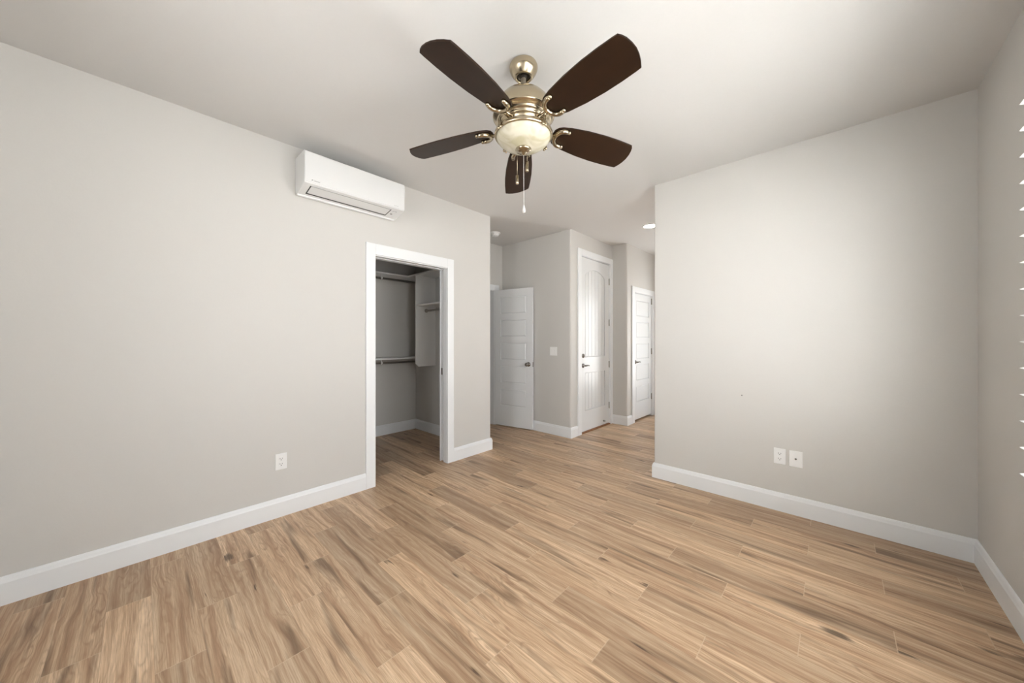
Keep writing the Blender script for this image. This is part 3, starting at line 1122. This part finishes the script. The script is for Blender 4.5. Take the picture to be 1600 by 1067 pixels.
rod('closet clothes rod just below the top shelf', (CX_ + 0.27, 0.305, 2.085), (CX_ + 0.27, CY_ - 0.004, 2.085), [((CX_ + 0.27, 2.10, 2.085), SZ - 0.010), ((CX_ + 0.27, 1.25, 2.085), SZ - 0.010)])
rod('closet clothes rod below the waist-height shelf', (CX_ + 0.27, 0.305, 0.998), (CX_ + 0.27, CY_ - 0.004, 0.998), [((CX_ + 0.27, 2.10, 0.998), 1.040), ((CX_ + 0.27, 1.25, 0.998), 1.040)])
rod('short closet clothes rod under the shelf right of the divider', (PX + 0.002, CY_ - 0.15, 1.685), (-3.13, CY_ - 0.15, 1.685), [], Matrix.Translation((PX + 0.0005, CY_ - 0.15, 1.685)) @ Matrix.Rotation(R(90), 4, 'Y'))

# ================================================================ ceiling fan
FXc, FYc = -1.182, 1.355
FXa, FYa, FSC = -1.211, 1.388, 1.0245          # axis on the ceiling and size of the 52 inch fan
FIT = Matrix.Translation((FXa, FYa, -0.0319)) @ Matrix.Scale(FSC, 4) @ Matrix.Translation((-FXc, -FYc, 0))
fan = thing('ceiling_fan', (FXa, FYa, CZ), 'antique brass ceiling fan with five dark wood blades and a glass bowl light', 'ceiling fan')
A_ = Matrix.Translation((FXc, FYc, 0))
Ac = Matrix.Translation((FXa, FYa, 0))
MB().lathe([(0.0, CZ - 0.0005), (0.066, CZ - 0.0005), (0.072, CZ - 0.004), (0.0755, CZ - 0.014), (0.0750, CZ - 0.024), (0.0700, CZ - 0.038), (0.0600, CZ - 0.054), (0.0500, CZ - 0.066), (0.0450, CZ - 0.071), (0.0400, CZ - 0.072), (0.037, CZ - 0.069), (0.036, CZ - 0.045)], 48, Ac).build('canopy', M['brushed'], fan)
MB().lathe([(0.0365, CZ - 0.045), (0.0365, CZ - 0.058), (0.020, CZ - 0.062), (0.0, CZ - 0.062)], 32, Ac).build('hanger_socket', M['brassd'], fan)
MB().sphere((FXa, FYa, CZ - 0.060), 0.019, n=20).build('hanger_ball', M['brassd'], fan)
MB().lathe([(0, 2.690), (0.0125, 2.690), (0.0125, 2.612), (0.020, 2.610), (0.022, 2.600), (0.022, 2.585), (0, 2.585)], 20, A_).build('downrod', M['rod_brass'], fan)
hp = [(0.0, 2.604), (0.022, 2.604), (0.050, 2.590), (0.085, 2.566), (0.112, 2.546), (0.135, 2.520), (0.150, 2.494), (0.156, 2.470), (0.157, 2.456),
      (0.159, 2.453), (0.159, 2.447), (0.154, 2.445), (0.145, 2.438), (0.138, 2.436), (0.134, 2.431), (0.131, 2.424), (0.124, 2.422), (0.121, 2.414), (0.118, 2.408),
      (0.112, 2.407), (0.110, 2.392), (0.106, 2.388), (0.0, 2.388)]
MB().lathe(hp, 64, A_).build('motor_housing', M['brushed'], fan)
MB().lathe([(0, 2.389), (0.098, 2.389), (0.098, 2.374), (0, 2.374)], 48, A_).build('rotor_gap', M['brassd'], fan)
MB().lathe([(0, 2.376), (0.120, 2.376), (0.138, 2.372), (0.148, 2.368), (0.150, 2.362), (0.150, 2.352), (0.147, 2.348), (0.141, 2.346), (0.139, 2.352), (0.0, 2.356)], 64, A_).build('light_ring', M['brushed'], fan)
# glass bowl
bowl = []
for i in range(15):
    a = (math.pi / 2) * i / 14
    bowl.append((0.1405 * math.cos(a) if i < 14 else 0.0, 2.349 - 0.066 * math.sin(a) ** 1.15))
gb = MB().lathe([(0, 2.351), (0.1405, 2.351)] + bowl, 64, A_).build('glass_bowl', M['glass_bowl'], fan)
gb['label'] = 'cream alabaster glass bowl'
MB().lathe([(0, 2.290), (0.040, 2.287), (0.042, 2.282), (0.038, 2.276), (0.022, 2.269), (0.012, 2.266), (0.010, 2.258), (0.0, 2.255)], 32, A_).build('finial', M['brass'], gb)
# pairs of clamp posts round the ring
for i in range(4):
    k = MB()
    for da in (-2.6, 2.6):
        a = R(-8 + 90 * i + da)
        p = Vector((FXc + 0.1555 * math.cos(a), FYc + 0.1555 * math.sin(a), 0))
        k.lathe([(0, 2.384), (0.0042, 2.383), (0.0046, 2.350), (0.0065, 2.347), (0.0068, 2.340), (0.0045, 2.335), (0, 2.334)], 12, Matrix.Translation(p))
    k.build('clamp_posts', M['brass'], fan)

BA0, PT, TX, TY = -9.2, -0.244, 0.036, -0.024
half = [(0.170, 0.030), (0.184, 0.049), (0.206, 0.060), (0.25, 0.070), (0.35, 0.0825), (0.45, 0.088), (0.53, 0.0875), (0.60, 0.0840), (0.622, 0.0825)]
outl = []
for r_, h_ in half:
    outl.append((r_, h_ + 0.004))
outl += [(0.634, 0.062), (0.643, 0.036), (0.648, 0.010), (0.647, -0.018), (0.641, -0.046), (0.632, -0.066)]
for r_, h_ in reversed(half):
    outl.append((r_, -h_ + 0.004))
outl.append((0.166, 0.004))


def blade_matrix(i):
    a = R(BA0 + 72 * i)
    rr = Vector((math.cos(a), math.sin(a), 0))
    tt = Vector((-math.sin(a), math.cos(a), 0))
    zz = lambda v: TX * v.x + TY * v.y
    rv = Vector((rr.x, rr.y, zz(rr) - 0.075))
    t0 = tt * math.cos(PT)
    tv = Vector((t0.x, t0.y, math.sin(PT) + zz(t0)))
    rv.normalize()
    tv = (tv - rv * tv.dot(rv)).normalized()
    nv = rv.cross(tv)
    o = Vector((FXc, FYc, 2.36 + 0.075 * 0.627))
    return Matrix(((rv.x, tv.x, nv.x, o.x), (rv.y, tv.y, nv.y, o.y), (rv.z, tv.z, nv.z, o.z), (0, 0, 0, 1)))


for i in range(5):
    Bm = blade_matrix(i)
    bl = MB().prism(outl, 0.0, 0.008, Bm, 0.0015).build('blade', M['blade'], fan)
    # crescent iron under the blade root, arm to the rotor
    k = MB()
    arc = []
    for q in range(17):
        t = R(90 + 180 * q / 16)
        arc.append((0.226 + 0.046 * math.cos(t), 0.002 + 0.048 * math.sin(t), -0.008 - 0.002 * math.sin(math.pi * q / 16)))
    arc = [(0.240, 0.049, -0.006)] + arc + [(0.240, -0.045, -0.006)]
    k.tube(arc, 0.0105, 10, Bm, radii=[0.011] + [0.0118] * 17 + [0.011])
    k.sphere(Bm @ Vector((0.243, 0.049, -0.006)), 0.0112, n=12)
    k.sphere(Bm @ Vector((0.243, -0.045, -0.006)), 0.0112, n=12)
    inv = Bm.inverted()
    a = R(BA0 + 72 * i)
    hub = inv @ Vector((FXc + 0.085 * math.cos(a), FYc + 0.085 * math.sin(a), 2.382))
    for off in (-0.010, 0.010):
        k.tube([(hub.x, hub.y + off, hub.z), (0.130, 0.002 + off, -0.010), (0.184, 0.002 + off * 0.7, -0.010)], 0.0062, 8, Bm)
    k.build('blade_iron', M['brass'], bl)['label'] = 'brass crescent blade iron'

# pull chains behind the bowl and the long cord from the finial
fwd = Vector((-math.sin(R(43)), math.cos(R(43)), 0))
rgt = Vector((math.cos(R(43)), math.sin(R(43)), 0))


def axis_pt(lat, dep, z):
    p = Vector((FXc, FYc, 0)) + rgt * lat + fwd * dep
    return Vector((p.x, p.y, z))


for lat, zt, zf0, zf1 in ((-0.030, 2.350, 2.228, 2.176), (0.026, 2.350, 2.306, 2.246)):
    c = MB()
    c.tube([axis_pt(lat, 0.152, zt + 0.01), axis_pt(lat, 0.158, zt - 0.012), axis_pt(lat, 0.158, zf0)], 0.0013, 6)
    ch = c.build('pull_chain', M['brass'], fan)
    p = axis_pt(lat, 0.158, 0)
    MB().lathe([(0, zf0), (0.004, zf0 - 0.001), (0.0090, zf0 - 0.004), (0.0090, zf1 + 0.003), (0.0070, zf1), (0, zf1)], 14, Matrix.Translation((p.x, p.y, 0))).build('chain_fob', M['brass'], ch)
c = MB()
c.tube([axis_pt(0.001, 0, 2.258), axis_pt(0.002, 0, 1.998)], 0.0011, 6)
cd = c.build('pull_cord', M['cord'], fan)
p = axis_pt(0.002, 0, 0)
MB().lathe([(0, 2.000), (0.003, 1.996), (0.0045, 1.986), (0.0085, 1.972), (0.009, 1.966), (0.006, 1.958), (0, 1.955)], 12, Matrix.Translation((p.x, p.y, 0)), smooth=False).build('crystal_drop', M['crystal'], cd)

# size the fan to its axis on the ceiling; the canopy is already in place
done = set()
for o in fan.children_recursive:
    if o.name.split('.')[0] not in ('canopy', 'hanger_socket', 'hanger_ball') and o.data.name not in done:
        o.data.transform(FIT)
        done.add(o.data.name)

for o in bpy.data.objects:
    if o.parent is None and 'category' in o and 'kind' not in o:
        g = {'power_outlet': 'duplex power outlets', 'closet_shelf': 'shelves inside the closet', 'closet_rod': 'clothes rods inside the closet', 'window_shutter': 'wide-louver window shutters'}.get(o.name.split('.')[0])
        if g:
            o['group'] = g
